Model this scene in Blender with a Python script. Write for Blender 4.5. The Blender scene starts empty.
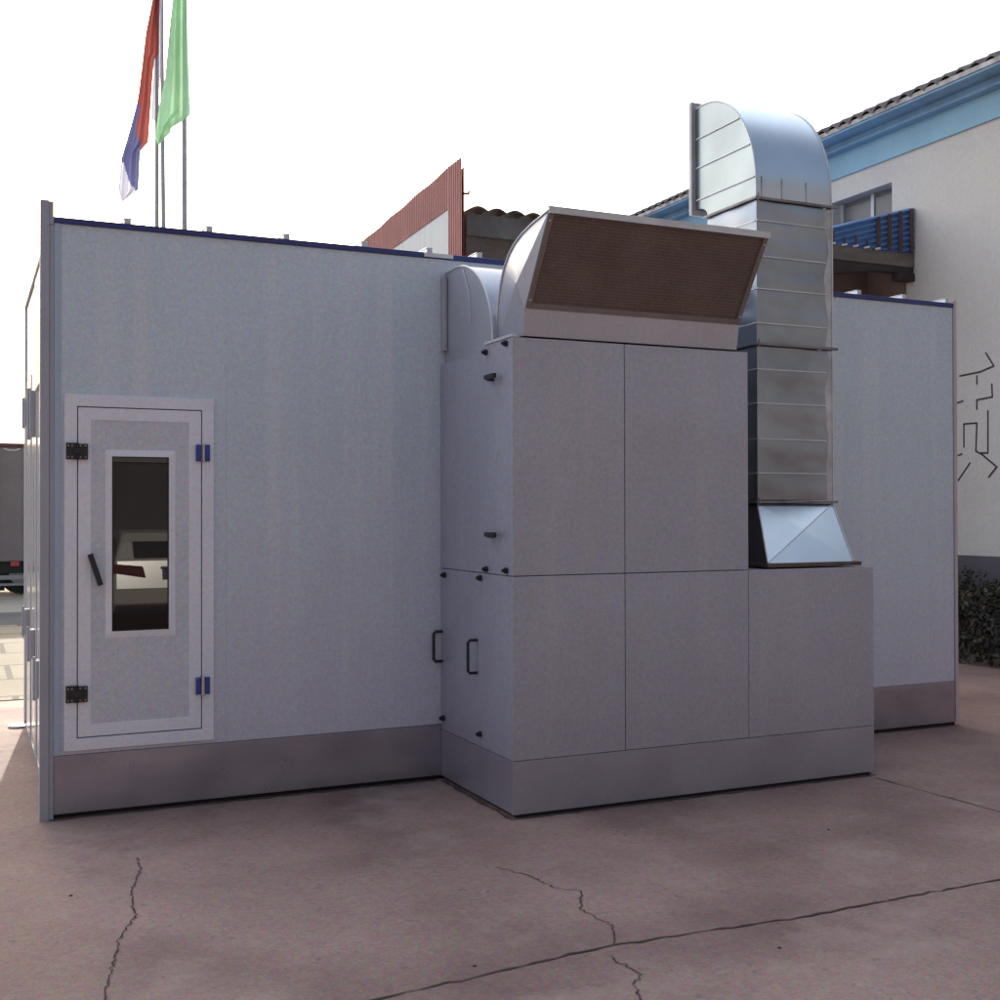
import bpy, bmesh, math, random
from mathutils import Vector, Matrix
random.seed(7)
R = math.radians
sc = bpy.context.scene
col = sc.collection

# ------------------------------------------------------------------ materials
def mat(name, base, rough=0.6, metal=0.0, var=0.12, scale=3.0, stretch=(1, 1, 1), grain=0.05,
        gscale=130.0, bump=0.0, bscale=40.0, spec=0.5, streak=None, dirt=None, rvar=0.0, coat=0.0, tint=None, bdist=0.01, chroma=.55, ground_bounce=None, bdet=0.6):
    m = bpy.data.materials.new(name); m.use_nodes = True
    nt = m.node_tree; N = nt.nodes; L = nt.links
    b = N['Principled BSDF']
    b.inputs['Roughness'].default_value = rough
    b.inputs['Metallic'].default_value = metal
    b.inputs['Specular IOR Level'].default_value = spec
    if coat: b.inputs['Coat Weight'].default_value = coat; b.inputs['Coat Roughness'].default_value = 0.15
    tc = N.new('ShaderNodeTexCoord')
    mp = N.new('ShaderNodeMapping'); mp.inputs['Scale'].default_value = stretch
    L.new(tc.outputs['Object'], mp.inputs['Vector'])
    def noise(s, det, vec):
        n = N.new('ShaderNodeTexNoise'); n.inputs['Scale'].default_value = s; n.inputs['Detail'].default_value = det
        L.new(vec, n.inputs['Vector']); return n.outputs['Fac']
    def mix(a, bcol, fac, mode='MIX'):
        x = N.new('ShaderNodeMix'); x.data_type = 'RGBA'; x.blend_type = mode
        if isinstance(fac, float): x.inputs[0].default_value = fac
        else: L.new(fac, x.inputs[0])
        for i, v in ((6, a), (7, bcol)):
            if isinstance(v, tuple): x.inputs[i].default_value = (*v, 1)
            else: L.new(v, x.inputs[i])
        return x.outputs[2]
    def ramp(f, lo, hi):
        r = N.new('ShaderNodeMapRange'); r.inputs['From Min'].default_value = lo; r.inputs['From Max'].default_value = hi
        L.new(f, r.inputs['Value']); return r.outputs['Result']
    lo = tuple(c * (1 - var) for c in base); hi = tuple(min(1, c * (1 + var)) for c in base)
    if tint: hi = tuple(min(1, c * t) for c, t in zip(hi, tint))
    c = mix(lo, hi, ramp(noise(scale, 5, mp.outputs['Vector']), 0.3, 0.7))
    if streak:                      # vertical weather streaks: (colour, strength)
        ms = N.new('ShaderNodeMapping'); ms.inputs['Scale'].default_value = (7, 7, 0.25)
        L.new(tc.outputs['Object'], ms.inputs['Vector'])
        sfac = N.new('ShaderNodeMath'); sfac.operation = 'MULTIPLY'; sfac.inputs[1].default_value = streak[1]
        L.new(ramp(noise(1.0, 6, ms.outputs['Vector']), 0.5, 0.75), sfac.inputs[0])
        c = mix(c, streak[0], sfac.outputs[0])
    if dirt:                        # blotches: (colour, strength, scale)
        dfac = N.new('ShaderNodeMath'); dfac.operation = 'MULTIPLY'; dfac.inputs[1].default_value = dirt[1]
        L.new(ramp(noise(dirt[2], 8, tc.outputs['Object']), 0.48, 0.72), dfac.inputs[0])
        c = mix(c, dirt[0], dfac.outputs[0])
    if ground_bounce:                      # ground reflection painted as a tint rising up a wall: (colour, strength, height)
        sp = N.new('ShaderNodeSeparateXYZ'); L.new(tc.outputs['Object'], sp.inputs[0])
        add_ = N.new('ShaderNodeMath'); add_.operation = 'MULTIPLY_ADD'; add_.inputs[1].default_value = ground_bounce[2] * .5
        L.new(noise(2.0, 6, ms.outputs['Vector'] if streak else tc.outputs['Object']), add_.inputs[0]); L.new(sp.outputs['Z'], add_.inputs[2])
        mr_ = N.new('ShaderNodeMapRange'); mr_.inputs['From Min'].default_value = ground_bounce[2] * 1.25; mr_.inputs['From Max'].default_value = ground_bounce[2] * .3; mr_.inputs['To Max'].default_value = ground_bounce[1]
        L.new(add_.outputs[0], mr_.inputs['Value']); c = mix(c, ground_bounce[0], mr_.outputs['Result'])
    if grain:                       # fine speckle with a slight colour drift, plus a coarser one
        for gs_, ga_ in ((gscale, grain), (gscale * .38, grain * .75)):
            n_ = N.new('ShaderNodeTexNoise'); n_.inputs['Scale'].default_value = gs_; n_.inputs['Detail'].default_value = 1
            L.new(tc.outputs['Object'], n_.inputs['Vector'])
            hs_ = N.new('ShaderNodeHueSaturation'); hs_.inputs['Saturation'].default_value = chroma
            L.new(n_.outputs['Color'], hs_.inputs['Color'])
            vm = N.new('ShaderNodeVectorMath'); vm.operation = 'MULTIPLY_ADD'
            L.new(hs_.outputs['Color'], vm.inputs[0]); vm.inputs[1].default_value = (ga_ * 4,) * 3; vm.inputs[2].default_value = (1 - ga_ * 2,) * 3
            c = mix(c, vm.outputs[0], 1.0, 'MULTIPLY')
    L.new(c, b.inputs['Base Color'])
    if rvar:
        mr = N.new('ShaderNodeMapRange'); mr.inputs['To Min'].default_value = max(0.02, rough - rvar); mr.inputs['To Max'].default_value = rough + rvar
        L.new(noise(6.0, 5, tc.outputs['Object']), mr.inputs['Value']); L.new(mr.outputs['Result'], b.inputs['Roughness'])
    if bump:
        bn = N.new('ShaderNodeBump'); bn.inputs['Strength'].default_value = bump; bn.inputs['Distance'].default_value = bdist
        L.new(noise(bscale, bdet, mp.outputs['Vector']), bn.inputs['Height']); L.new(bn.outputs['Normal'], b.inputs['Normal'])
    return m

M = {}
M['booth'] = mat('booth_panel_paint', (.62, .72, .79), .38, 0, .06, .8, grain=.13, gscale=110, chroma=.8, streak=((.78, .82, .86), .6), bump=.09, bscale=1.4, bdist=.02, ground_bounce=((.62, .585, .70), .8, 2.2))
M['door_panel'] = mat('door_panel_paint', (.66, .68, .75), .45, 0, .05, 1.5, grain=.13, gscale=110, chroma=.8)
M['frame'] = mat('white_aluminium', (.88, .89, .99), .42, 0.0, .04, 2, grain=.08, gscale=110, chroma=.8)
M['trim'] = mat('pale_trim', (.44, .56, .66), .4, 0.0, .06, 1.2, grain=.05)
M['trim_pink'] = mat('pale_pink_trim', (.60, .50, .52), .45, 0, .06, 1.5, grain=.05)
M['trim_blue'] = mat('navy_blue_paint', (.035, .05, .20), .45, 0, .15, 3)
M['post'] = mat('grey_post_paint', (.42, .43, .49), .4, 0.0, .06, 2)
M['skirt'] = mat('skirt_galvanised', (.43, .415, .48), .29, .8, .14, 1.6, (1, 1, 3), .04, rvar=.06, dirt=((.27, .25, .31), .5, 2.0))
M['cab'] = mat('cabinet_galvanised', (.445, .455, .54), .42, .35, .06, 1.1, grain=.15, gscale=110, chroma=.8, bump=.12, bscale=1.3, bdist=.02, dirt=((.42, .385, .45), .5, 1.3), streak=((.52, .51, .57), .5), ground_bounce=((.42, .37, .44), .6, 1.0))
M['gap_shade'] = mat('gap_shade_side', (.07, .06, .065), .7, .1, .2, 2)  # darkness of the gap beside the duct painted into the sheet colour
M['lock'] = mat('bright_folded_strip', (.55, .56, .57), .45, .5, .25, 6, grain=.1)
M['galv'] = mat('bright_galvanised', (.33, .36, .405), .36, .9, .25, 2.2, grain=.04, gscale=120, rvar=.08)
M['plinth'] = mat('plinth_galvanised', (.43, .41, .485), .36, .55, .1, 1.5, grain=.07, gscale=110, chroma=.8, dirt=((.33, .30, .36), .5, 1.8))
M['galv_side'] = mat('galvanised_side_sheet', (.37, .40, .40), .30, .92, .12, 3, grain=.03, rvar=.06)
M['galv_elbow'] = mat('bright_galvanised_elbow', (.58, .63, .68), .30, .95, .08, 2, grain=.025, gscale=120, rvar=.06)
M['galv_hood'] = mat('hood_galvanised', (.49, .50, .56), .4, .6, .08, 2.0, grain=.09, rvar=.08)
M['galv_edge'] = mat('galvanised_edge', (.66, .67, .69), .4, .35, .1, 6)
M['flange'] = mat('dark_flange_steel', (.24, .225, .23), .5, .4, .3, 8)
M['rust'] = mat('rusty_steel', (.16, .10, .08), .75, .2, .4, 9)
M['screen'] = mat('filter_screen', (.21, .17, .15), .9, 0, .12, 3, grain=.2, gscale=150, spec=.1, dirt=((.20, .12, .09), .45, 2.0))
M['screen_frame'] = mat('screen_frame_steel', (.26, .22, .21), .65, .2, .12, 4)
M['black'] = mat('black_plastic', (.018, .018, .022), .4, 0, .2, 8)
M['gap'] = mat('dark_gap', (.02, .018, .02), .9, 0, .1, 4)
M['hinge_blue'] = mat('blue_hinge', (.03, .07, .30), .35, .1, .15, 8)
M['chrome'] = mat('hinge_steel', (.6, .6, .64), .25, .9, .1, 8)
M['leaf_white'] = mat('glossy_white_door', (.74, .75, .76), .12, 0, .03, 2, grain=.02, spec=.8, coat=.6)
M['interior'] = mat('booth_roof_sheet', (.45, .46, .48), .6, 0, .08, 2)
M['facade'] = mat('facade_render', (.67, .62, .58), .9, 0, .07, .7, grain=.08, gscale=60, bump=.2, bscale=30, bdet=3, streak=((.68, .61, .58), .6), dirt=((.60, .53, .51), .45, .5))
M['base_band'] = mat('grey_base_band', (.125, .11, .13), .85, 0, .12, 1.4, grain=.08)
M['blue_fascia'] = mat('light_blue_paint', (.30, .50, .64), .7, 0, .12, 1.0, grain=.06, gscale=60, streak=((.34, .52, .62), .4))
M['blue_fascia2'] = mat('mid_blue_paint', (.24, .41, .58), .7, 0, .14, 1.4, grain=.06, gscale=60, streak=((.15, .25, .36), .5))
M['tile'] = mat('clay_roof_tile', (.16, .135, .135), .85, 0, .35, 5, grain=.2, gscale=40)
M['tile_edge'] = mat('pale_tile_edge', (.50, .47, .46), .85, 0, .4, 6)
M['pane'] = mat('window_pane', (.20, .19, .19), .35, 0, .12, 2.0, spec=.4)
M['mullion'] = mat('white_window_frame', (.62, .62, .62), .5, 0, .05, 4)
M['dark_recess'] = mat('window_reveal', (.22, .21, .21), .85, 0, .1, 3)
M['stroke'] = mat('black_wall_paint', (.055, .045, .05), .8, 0, .3, 12)
M['corr_blue'] = mat('blue_corrugated_sheet', (.13, .25, .50), .45, .1, .15, 5, grain=.06)
M['corr_rust'] = mat('brown_batten', (.10, .055, .05), .8, 0, .3, 9)
M['tan_board'] = mat('weathered_board', (.17, .135, .12), .85, 0, .25, 3, (1, 1, 4), .12)
M['dark_beam'] = mat('dark_beam', (.045, .03, .03), .8, 0, .25, 5)
M['brown_shade'] = mat('rust_streaked_brown_shade', (.21, .15, .13), .9, 0, .2, 1.6, streak=((.28, .17, .12), .7))  # facade's shade under the canopy painted brown, with rust streaks
M['red_clad'] = mat('red_corrugated_cladding', (.40, .14, .13), .55, 0, .15, 1.2, grain=.05, streak=((.33, .09, .09), .6))
M['sign_white'] = mat('pale_sign_panel', (.60, .62, .66), .6, 0, .05, 1.0, streak=((.48, .50, .54), .35))
M['dark_wall'] = mat('dark_rough_wall', (.13, .095, .08), .9, 0, .4, .9, grain=.2, gscale=25, dirt=((.14, .07, .04), .5, .7), bump=.4, bscale=8, bdet=4)
M['parapet'] = mat('grey_parapet', (.16, .14, .13), .9, 0, .3, 1.6, grain=.15, gscale=30)
M['pole'] = mat('grey_pole', (.46, .45, .47), .5, .3, .12, 5)
M['trailer'] = mat('trailer_side', (.33, .275, .265), .75, 0, .12, .9, grain=.12, gscale=60, dirt=((.20, .17, .17), .4, .8))
M['rail_red'] = mat('dark_red_rail', (.17, .07, .07), .6)
M['reflector_red'] = mat('red_reflector', (.60, .06, .06), .4)
M['reflector_white'] = mat('white_reflector', (.80, .80, .78), .4)
M['chassis'] = mat('dark_chassis', (.03, .03, .032), .7)
M['grey_rail'] = mat('grey_guard_rail', (.34, .34, .35), .5, .4)
M['tyre'] = mat('tyre_rubber', (.03, .028, .028), .85)
M['car_white'] = mat('white_car_paint', (.60, .56, .50), .2, 0, .02, 1, grain=0, coat=.8)
M['car_glass'] = mat('dark_car_glass', (.02, .022, .026), .06, 0, .1, 1, grain=0, spec=.5)
M['tail'] = mat('red_tail_lamp', (.15, .032, .024), .2, 0, .1, 3, grain=0)
M['plate'] = mat('blue_plate', (.10, .12, .20), .5)
M['bumper'] = mat('dark_bumper', (.04, .04, .042), .7)
M['dark_brick'] = mat('dark_grey_render', (.082, .080, .086), .9, 0, .2, .7, grain=.1, gscale=30)
M['leaf'] = mat('dark_leaf', (.030, .027, .017), .6, 0, .5, 5, grain=.2, gscale=20, tint=(1.3, 1.25, 1))
M['twig'] = mat('brown_twig', (.05, .035, .025), .85)
def weave(m, scale, depth):
    nt = m.node_tree; N = nt.nodes; L = nt.links; b = N['Principled BSDF']; src = b.inputs['Base Color'].links[0].from_socket
    tc = N.new('ShaderNodeTexCoord')
    for dr in ('X', 'Z'):
        wv = N.new('ShaderNodeTexWave'); wv.bands_direction = dr; wv.inputs['Scale'].default_value = scale; wv.inputs['Distortion'].default_value = .6; wv.inputs['Detail'].default_value = 1
        L.new(tc.outputs['Object'], wv.inputs['Vector'])
        mr = N.new('ShaderNodeMapRange'); mr.inputs['To Min'].default_value = 1 - depth; L.new(wv.outputs['Fac'], mr.inputs['Value'])
        x = N.new('ShaderNodeMix'); x.data_type = 'RGBA'; x.blend_type = 'MULTIPLY'; x.inputs[0].default_value = 1
        cc = N.new('ShaderNodeCombineColor')
        for q in range(3): L.new(mr.outputs['Result'], cc.inputs[q])
        L.new(src, x.inputs[6]); L.new(cc.outputs['Color'], x.inputs[7]); src = x.outputs[2]
    L.new(src, b.inputs['Base Color'])
weave(M['screen'], 21.0, .22)
def mat_concrete():
    m = mat('yard_concrete', (.325, .214, .186), .82, 0, .24, .55, grain=.21, gscale=80, chroma=.8, bump=.35, bscale=60, bdet=4, bdist=.004,
            dirt=((.165, .10, .092), .75, .9), rvar=.08, spec=.3)
    nt = m.node_tree; N = nt.nodes; L = nt.links; b = N['Principled BSDF']
    src = b.inputs['Base Color'].links[0].from_socket
    tc = N.new('ShaderNodeTexCoord')
    def blot(s, lo, hi, colr, k, det=10, rough=.7):
        global_c = blot.c
        n = N.new('ShaderNodeTexNoise'); n.inputs['Scale'].default_value = s; n.inputs['Detail'].default_value = det; n.inputs['Roughness'].default_value = rough
        L.new(tc.outputs['Object'], n.inputs['Vector'])
        r = N.new('ShaderNodeMapRange'); r.inputs['From Min'].default_value = lo; r.inputs['From Max'].default_value = hi; r.inputs['To Max'].default_value = k
        L.new(n.outputs['Fac'], r.inputs['Value'])
        x = N.new('ShaderNodeMix'); x.data_type = 'RGBA'; L.new(r.outputs['Result'], x.inputs[0]); L.new(global_c, x.inputs[6]); x.inputs[7].default_value = (*colr, 1)
        blot.c = x.outputs[2]
    blot.c = src
    blot(.8, .55, .72, (.46, .345, .30), .8)        # worn pale patches
    blot(14, .60, .70, (.12, .09, .09), .55, 4)    # small stains
    blot(45, .70, .76, (.46, .40, .37), .6, 2)     # specks of grit
    L.new(blot.c, b.inputs['Base Color'])
    return m
M['concrete'] = mat_concrete()
M['concrete_lit'] = mat('sunlit_concrete', (.40, .35, .28), .85, 0, .12, .6, grain=.15, gscale=60, spec=.2)  # sunlit copy of the yard concrete, brightness painted into its colour
M['asphalt'] = mat('grey_asphalt_strip', (.10, .092, .092), .9, 0, .2, 1.0, grain=.2, gscale=60)
M['crack'] = mat('crack_dark', (.045, .032, .032), .95, 0, .3, 10)
M['foot_shade'] = mat('foot_shade_dark', (.10, .07, .066), .95, 0, .3, 10)  # painted contact shade along the wall feet
M['joint'] = mat('joint_dark', (.07, .05, .05), .95, 0, .4, 7)
M['pebble'] = mat('pale_pebble', (.35, .30, .28), .8)
def mat_paving():
    m = mat('block_paving', (.33, .275, .20), .85, 0, .1, 1.0, grain=.12, gscale=60, spec=.2)
    nt = m.node_tree; N = nt.nodes; L = nt.links; b = N['Principled BSDF']
    src = b.inputs['Base Color'].links[0].from_socket
    tc = N.new('ShaderNodeTexCoord'); br = N.new('ShaderNodeTexBrick')
    br.inputs['Scale'].default_value = 1.0; br.inputs['Mortar Size'].default_value = .035; br.inputs['Mortar Smooth'].default_value = .3
    br.inputs['Brick Width'].default_value = .62; br.inputs['Row Height'].default_value = 1.15; br.inputs['Bias'].default_value = -.3
    br.inputs['Color1'].default_value = (1, 1, 1, 1); br.inputs['Color2'].default_value = (.86, .86, .88, 1); br.inputs['Mortar'].default_value = (.38, .36, .35, 1)
    L.new(tc.outputs['Object'], br.inputs['Vector'])
    x = N.new('ShaderNodeMix'); x.data_type = 'RGBA'; x.blend_type = 'MULTIPLY'; x.inputs[0].default_value = 1
    L.new(src, x.inputs[6]); L.new(br.outputs['Color'], x.inputs[7]); L.new(x.outputs[2], b.inputs['Base Color'])
    return m
M['paving'] = mat_paving()
def mat_glass():
    m = bpy.data.materials.new('door_glass'); m.use_nodes = True
    b = m.node_tree.nodes['Principled BSDF']
    n = m.node_tree.nodes.new('ShaderNodeTexNoise'); n.inputs['Scale'].default_value = 2
    r = m.node_tree.nodes.new('ShaderNodeMapRange'); r.inputs['To Min'].default_value = .002; r.inputs['To Max'].default_value = .006
    m.node_tree.links.new(n.outputs['Fac'], r.inputs['Value']); m.node_tree.links.new(r.outputs['Result'], b.inputs['Roughness'])
    b.inputs['Base Color'].default_value = (.034, .026, .026, 1); b.inputs['IOR'].default_value = 1.55
    return m
M['glass'] = mat_glass()
def mat_cloth(name, c):
    m = mat(name, c, .85, 0, .1, 2.0, grain=.05, gscale=60, spec=.1)
    nt = m.node_tree; b = nt.nodes['Principled BSDF']; out = nt.nodes['Material Output']
    t = nt.nodes.new('ShaderNodeBsdfTranslucent'); a = nt.nodes.new('ShaderNodeMixShader'); a.inputs[0].default_value = .5
    nt.links.new(b.inputs['Base Color'].links[0].from_socket, t.inputs['Color'])
    nt.links.new(b.outputs[0], a.inputs[1]); nt.links.new(t.outputs[0], a.inputs[2]); nt.links.new(a.outputs[0], out.inputs['Surface'])
    return m
M['cloth_red'] = mat_cloth('red_cloth', (.33, .095, .085))
M['cloth_blue'] = mat_cloth('blue_cloth', (.13, .14, .30))
M['cloth_white'] = mat_cloth('white_cloth', (.62, .62, .72))
M['cloth_green'] = mat_cloth('green_cloth', (.44, .70, .48))

# ------------------------------------------------------------------ mesh helpers
def offset_of(o):
    v = Vector((0, 0, 0))
    while o is not None: v += o.location; o = o.parent
    return v
class MB:
    def __init__(s): s.v = []; s.f = []; s.mi = []
    def add(s, vs, fs, mi=0):
        n = len(s.v); s.v += [tuple(q) for q in vs]; s.f += [tuple(i + n for i in f) for f in fs]; s.mi += [mi] * len(fs); return s
    def box(s, x0, x1, y0, y1, z0, z1, mi=0):
        return s.add([(x0, y0, z0), (x1, y0, z0), (x1, y1, z0), (x0, y1, z0), (x0, y0, z1), (x1, y0, z1), (x1, y1, z1), (x0, y1, z1)],
                     [(0, 3, 2, 1), (4, 5, 6, 7), (0, 1, 5, 4), (1, 2, 6, 5), (2, 3, 7, 6), (3, 0, 4, 7)], mi)
    def prism(s, poly, axis, a, b, mi=0):       # poly in the two other axes, extruded from a to b along axis
        def P(u, w, t): return {'x': (t, u, w), 'y': (u, t, w), 'z': (u, w, t)}[axis]
        n = len(poly)
        vs = [P(u, w, a) for u, w in poly] + [P(u, w, b) for u, w in poly]
        fs = [tuple(range(n)), tuple(range(2 * n - 1, n - 1, -1))] + [(i, i + n, (i + 1) % n + n, (i + 1) % n) for i in range(n)]
        return s.add(vs, fs, mi)
    def tube(s, pts, r, n=10, r1=None, mi=0):
        pts = [Vector(q) for q in pts]; m = len(pts); vs = []; fs = []
        for k, q in enumerate(pts):
            t = (pts[min(k + 1, m - 1)] - pts[max(k - 1, 0)]).normalized()
            a = t.orthogonal().normalized() if k == 0 else (pa - t * pa.dot(t)).normalized()
            pa = a; bb = t.cross(a); rr = r if r1 is None else r + (r1 - r) * k / (m - 1)
            for j in range(n):
                w = 2 * math.pi * j / n; vs.append(q + a * math.cos(w) * rr + bb * math.sin(w) * rr)
        for k in range(m - 1):
            for j in range(n): fs.append((k * n + j, k * n + (j + 1) % n, (k + 1) * n + (j + 1) % n, (k + 1) * n + j))
        fs += [tuple(range(n - 1, -1, -1)), tuple(range((m - 1) * n, m * n))]
        return s.add(vs, fs, mi)
    def ribbon(s, pts, w, z, mi=0):             # flat jagged strip on the ground
        pts = [Vector((x, y, z)) for x, y in pts]; vs = []
        for k, q in enumerate(pts):
            t = (pts[min(k + 1, len(pts) - 1)] - pts[max(k - 1, 0)]).normalized(); nn = Vector((-t.y, t.x, 0))
            ww = w * random.uniform(.35, 1.25) * (.5 if k in (0, len(pts) - 1) else 1)
            vs += [q + nn * ww / 2, q - nn * ww / 2]
        return s.add(vs, [(2 * k, 2 * k + 1, 2 * k + 3, 2 * k + 2) for k in range(len(pts) - 1)], mi)
    def build(s, name, material, parent=None, bevel=0.0, smooth=False, weld=False):
        off = offset_of(parent) if parent else Vector((0, 0, 0))
        me = bpy.data.meshes.new(name); me.from_pydata([tuple(Vector(q) - off) for q in s.v], [], s.f)
        for mm in (material if isinstance(material, (list, tuple)) else [material]): me.materials.append(mm)
        for pl, i in zip(me.polygons, s.mi): pl.material_index = i
        bm = bmesh.new(); bm.from_mesh(me)
        if weld: bmesh.ops.remove_doubles(bm, verts=bm.verts, dist=.0005)
        bmesh.ops.recalc_face_normals(bm, faces=bm.faces); bm.to_mesh(me); bm.free()
        if smooth:
            for pl in me.polygons: pl.use_smooth = True
            me.set_sharp_from_angle(angle=R(35))
        o = bpy.data.objects.new(name, me); col.objects.link(o)
        if parent: o.parent = parent
        if bevel:
            md = o.modifiers.new('bevel', 'BEVEL'); md.width = bevel; md.segments = 2; md.limit_method = 'ANGLE'; md.angle_limit = R(40)
        return o
def tag(o, label, cat, group=None):
    o['label'] = label; o['category'] = cat
    if group: o['group'] = group
    return o
def thing(name, label, cat, loc=(0, 0, 0), group=None):
    o = bpy.data.objects.new(name, None); o.empty_display_size = .2; col.objects.link(o); o.location = loc
    return tag(o, label, cat, group)
def struct(name, mb, material):
    o = mb.build(name, material); o['kind'] = 'structure'; return o
def box(name, m, parent, *a, bevel=0.0): return MB().box(*a).build(name, m, parent, bevel)
def arc(cy, cz, ry, rz, a0, a1, n=16):
    return [(cy + ry * math.cos(R(a0 + (a1 - a0) * i / n)), cz + rz * math.sin(R(a0 + (a1 - a0) * i / n))) for i in range(n + 1)]
def label(o, t): o['label'] = t; return o

# ------------------------------------------------------------------ setting
def sheet(x0, x1, y0, y1, z): return MB().add([(x0, y0, z), (x1, y0, z), (x1, y1, z), (x0, y1, z)], [(0, 1, 2, 3)])
struct('ground', sheet(-700, 700, -700, 900, -.012), M['concrete_lit'])
struct('concrete_yard', sheet(-30, 40, -40, 3.93, 0), M['concrete'])
struct('paving', sheet(-30, 8.9, 4.38, 11.7, 0), M['paving'])
struct('paving_joint', sheet(-30, 8.9, 3.931, 4.379, -.006), M['rust'])
struct('road', sheet(-40, 7.2, 11.72, 14.1, -.006), M['asphalt'])
def jag(pts, step=.05, amp=.012):
    out = []
    for (a, b) in zip(pts, pts[1:]):
        a = Vector(a); b = Vector(b); n = max(2, int((b - a).length / step)); t = (b - a).normalized(); nn = Vector((-t.y, t.x))
        for i in range(n): out.append(a.lerp(b, i / n) + nn * random.gauss(0, amp) * (0 if i == 0 else 1))
    out.append(Vector(pts[-1])); return [(q.x, q.y) for q in out]
k = MB()
k.ribbon(jag([(-6, -2.98), (.85, -2.905), (1.81, -2.814), (2.63, -2.87), (3.74, -2.86), (14, -2.8)], .05, .004), .013, .0035)
k.ribbon(jag([(4.632, -1.1), (4.673, -2.013), (4.70, -2.86)], .1, .003), .010, .0035)
k.ribbon(jag([(-14, 1.62), (-.06, 1.656)], .1, .004), .012, .0035)
struct('slab_joint', k, M['joint'])
k = MB()
k.ribbon(jag([(.330, -.90), (.317, -1.103), (.24, -1.42), (.225, -1.58), (.215, -1.75), (.115, -1.98), (.109, -2.076), (.05, -2.32), (.017, -2.524), (-.02, -2.9)], .016, .004), .007, .004)
k.ribbon(jag([(1.80, -1.75), (1.873, -1.911), (1.92, -2.15), (1.99, -2.22), (1.876, -2.419), (1.90, -2.65), (1.81, -2.814)], .016, .005), .006, .004)
k.ribbon(jag([(1.73, -2.9), (1.75, -3.1), (1.69, -3.15), (1.636, -3.277), (1.58, -3.6)], .016, .005), .006, .004)
struct('ground_crack', k, M['crack'])
k = MB()                                            # dark strips painting contact shade at the foot of the booth and cabinet
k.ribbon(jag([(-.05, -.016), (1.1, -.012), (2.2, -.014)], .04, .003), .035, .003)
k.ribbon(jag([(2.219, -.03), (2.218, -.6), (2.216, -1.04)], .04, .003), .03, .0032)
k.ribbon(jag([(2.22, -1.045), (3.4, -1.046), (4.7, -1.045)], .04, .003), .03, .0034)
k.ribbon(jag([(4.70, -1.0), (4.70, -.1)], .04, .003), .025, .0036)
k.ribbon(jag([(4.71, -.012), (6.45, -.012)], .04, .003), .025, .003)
struct('foot_shade_strip', k, M['foot_shade'])
# small round cover plate on the lit concrete
k = MB(); k.prism([(.075 * math.cos(t * math.pi / 10), .075 * math.sin(t * math.pi / 10)) for t in range(20)], 'z', .004, .016)
o = k.build('cover_plate', M['reflector_white']); o.location = (-.035, 2.98, 0)
tag(o, 'small round white cover lying on the sunlit concrete beside the booth', 'cover plate')
for i, (x, y, r_, g) in enumerate([(1.62, -2.05, .016, 1), (2.9, -2.95, .014, 1), (1.25, -2.78, .009, 0), (2.35, -3.1, .009, 0), (3.6, -1.9, .008, 0), (.0, -1.35, .009, 0), (1.9, -2.62, .010, 1)]):
    k = MB(); n = 7
    ring = [(x + r_ * math.cos(6.283 * j / n) * random.uniform(.7, 1.2), y + r_ * math.sin(6.283 * j / n) * random.uniform(.6, 1)) for j in range(n)]
    k.add([(a, b, .0) for a, b in ring] + [((a + x) / 2, (b + y) / 2, r_ * .55) for a, b in ring],
          [(j, (j + 1) % n, n + (j + 1) % n, n + j) for j in range(n)] + [tuple(range(n, 2 * n))])
    o = k.build('pebble', M['pebble'] if g else M['crack'])
    tag(o, ('tiny pale stone chip lying on the brown concrete' if g else 'tiny dark grit fragment lying on the brown concrete'), 'stone',
        'pale stone chips on the concrete' if g else 'dark grit fragments on the concrete')

# ------------------------------------------------------------------ spray booth
Lx, H, HB, DEP = 6.456, 3.2, .335, 2.95
booth = thing('spray_booth', 'long pale grey panel spray booth with navy roof trim and narrow glazed side door', 'spray booth', (0, 0, 0))
k = MB()
xs = [.0525, .93, 1.98, 3.03, 4.08, 5.13, 6.18, 6.425]
for a, b in zip(xs, xs[1:]): k.box(a, b - .0005, 0, .05, HB, H - .028)
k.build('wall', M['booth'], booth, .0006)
box('base_skirt', M['skirt'], booth,   .02, 6.43, -.004, .05, .024, HB - .003, bevel=.002)
box('skirt_recess', M['gap'], booth, .0, Lx - .02, .012, .05, .0, .0235)
box('top_trim', M['trim_blue'], booth, .012, Lx - .03, -.014, .06, H - .027, H + .004, bevel=.003)
k = MB(); k.box(-.052, -.006, -.022, .02, -.004, 3.287); k.box(-.0055, .016, -.018, .03, H - .04, 3.284)
k.build('corner_post', M['post'], booth, .003)
box('lower_post_strip', M['post'], booth, -.005, .018, -.012, .03, .0, H - .041, bevel=.002)
box('corner_trim', M['trim'], booth, .0185, .052, -.008, .04, HB, H - .028, bevel=.002)
label(box('corner_trim', M['trim_pink'], booth, 6.4265, Lx, -.010, .05, .03, H + .03, bevel=.002), 'pinkish metal strip at the right hand corner')
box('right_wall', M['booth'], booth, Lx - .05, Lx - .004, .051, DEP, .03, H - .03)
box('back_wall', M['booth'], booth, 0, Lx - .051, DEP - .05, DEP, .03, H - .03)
box('roof', M['interior'], booth, -.0, Lx - .006, .061, DEP, H - .028, H)
for x in (.396, .839, 1.279, 1.75, 2.164, 2.497, 2.95, 3.4, 5.523, 5.953, 6.38):
    k = MB(); k.box(x - .018, x + .018, .006, DEP - .1, H + .0045, H + .036); k.box(x - .021, x + .021, .010, DEP - .1, H + .0365, H + .041)
    k.build('roof_beam', M['galv_edge'], booth, .002)
box('trim_splice', M['galv_edge'], booth, 2.12, 2.31, -.019, -.0142, H - .022, H + .002)
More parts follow.
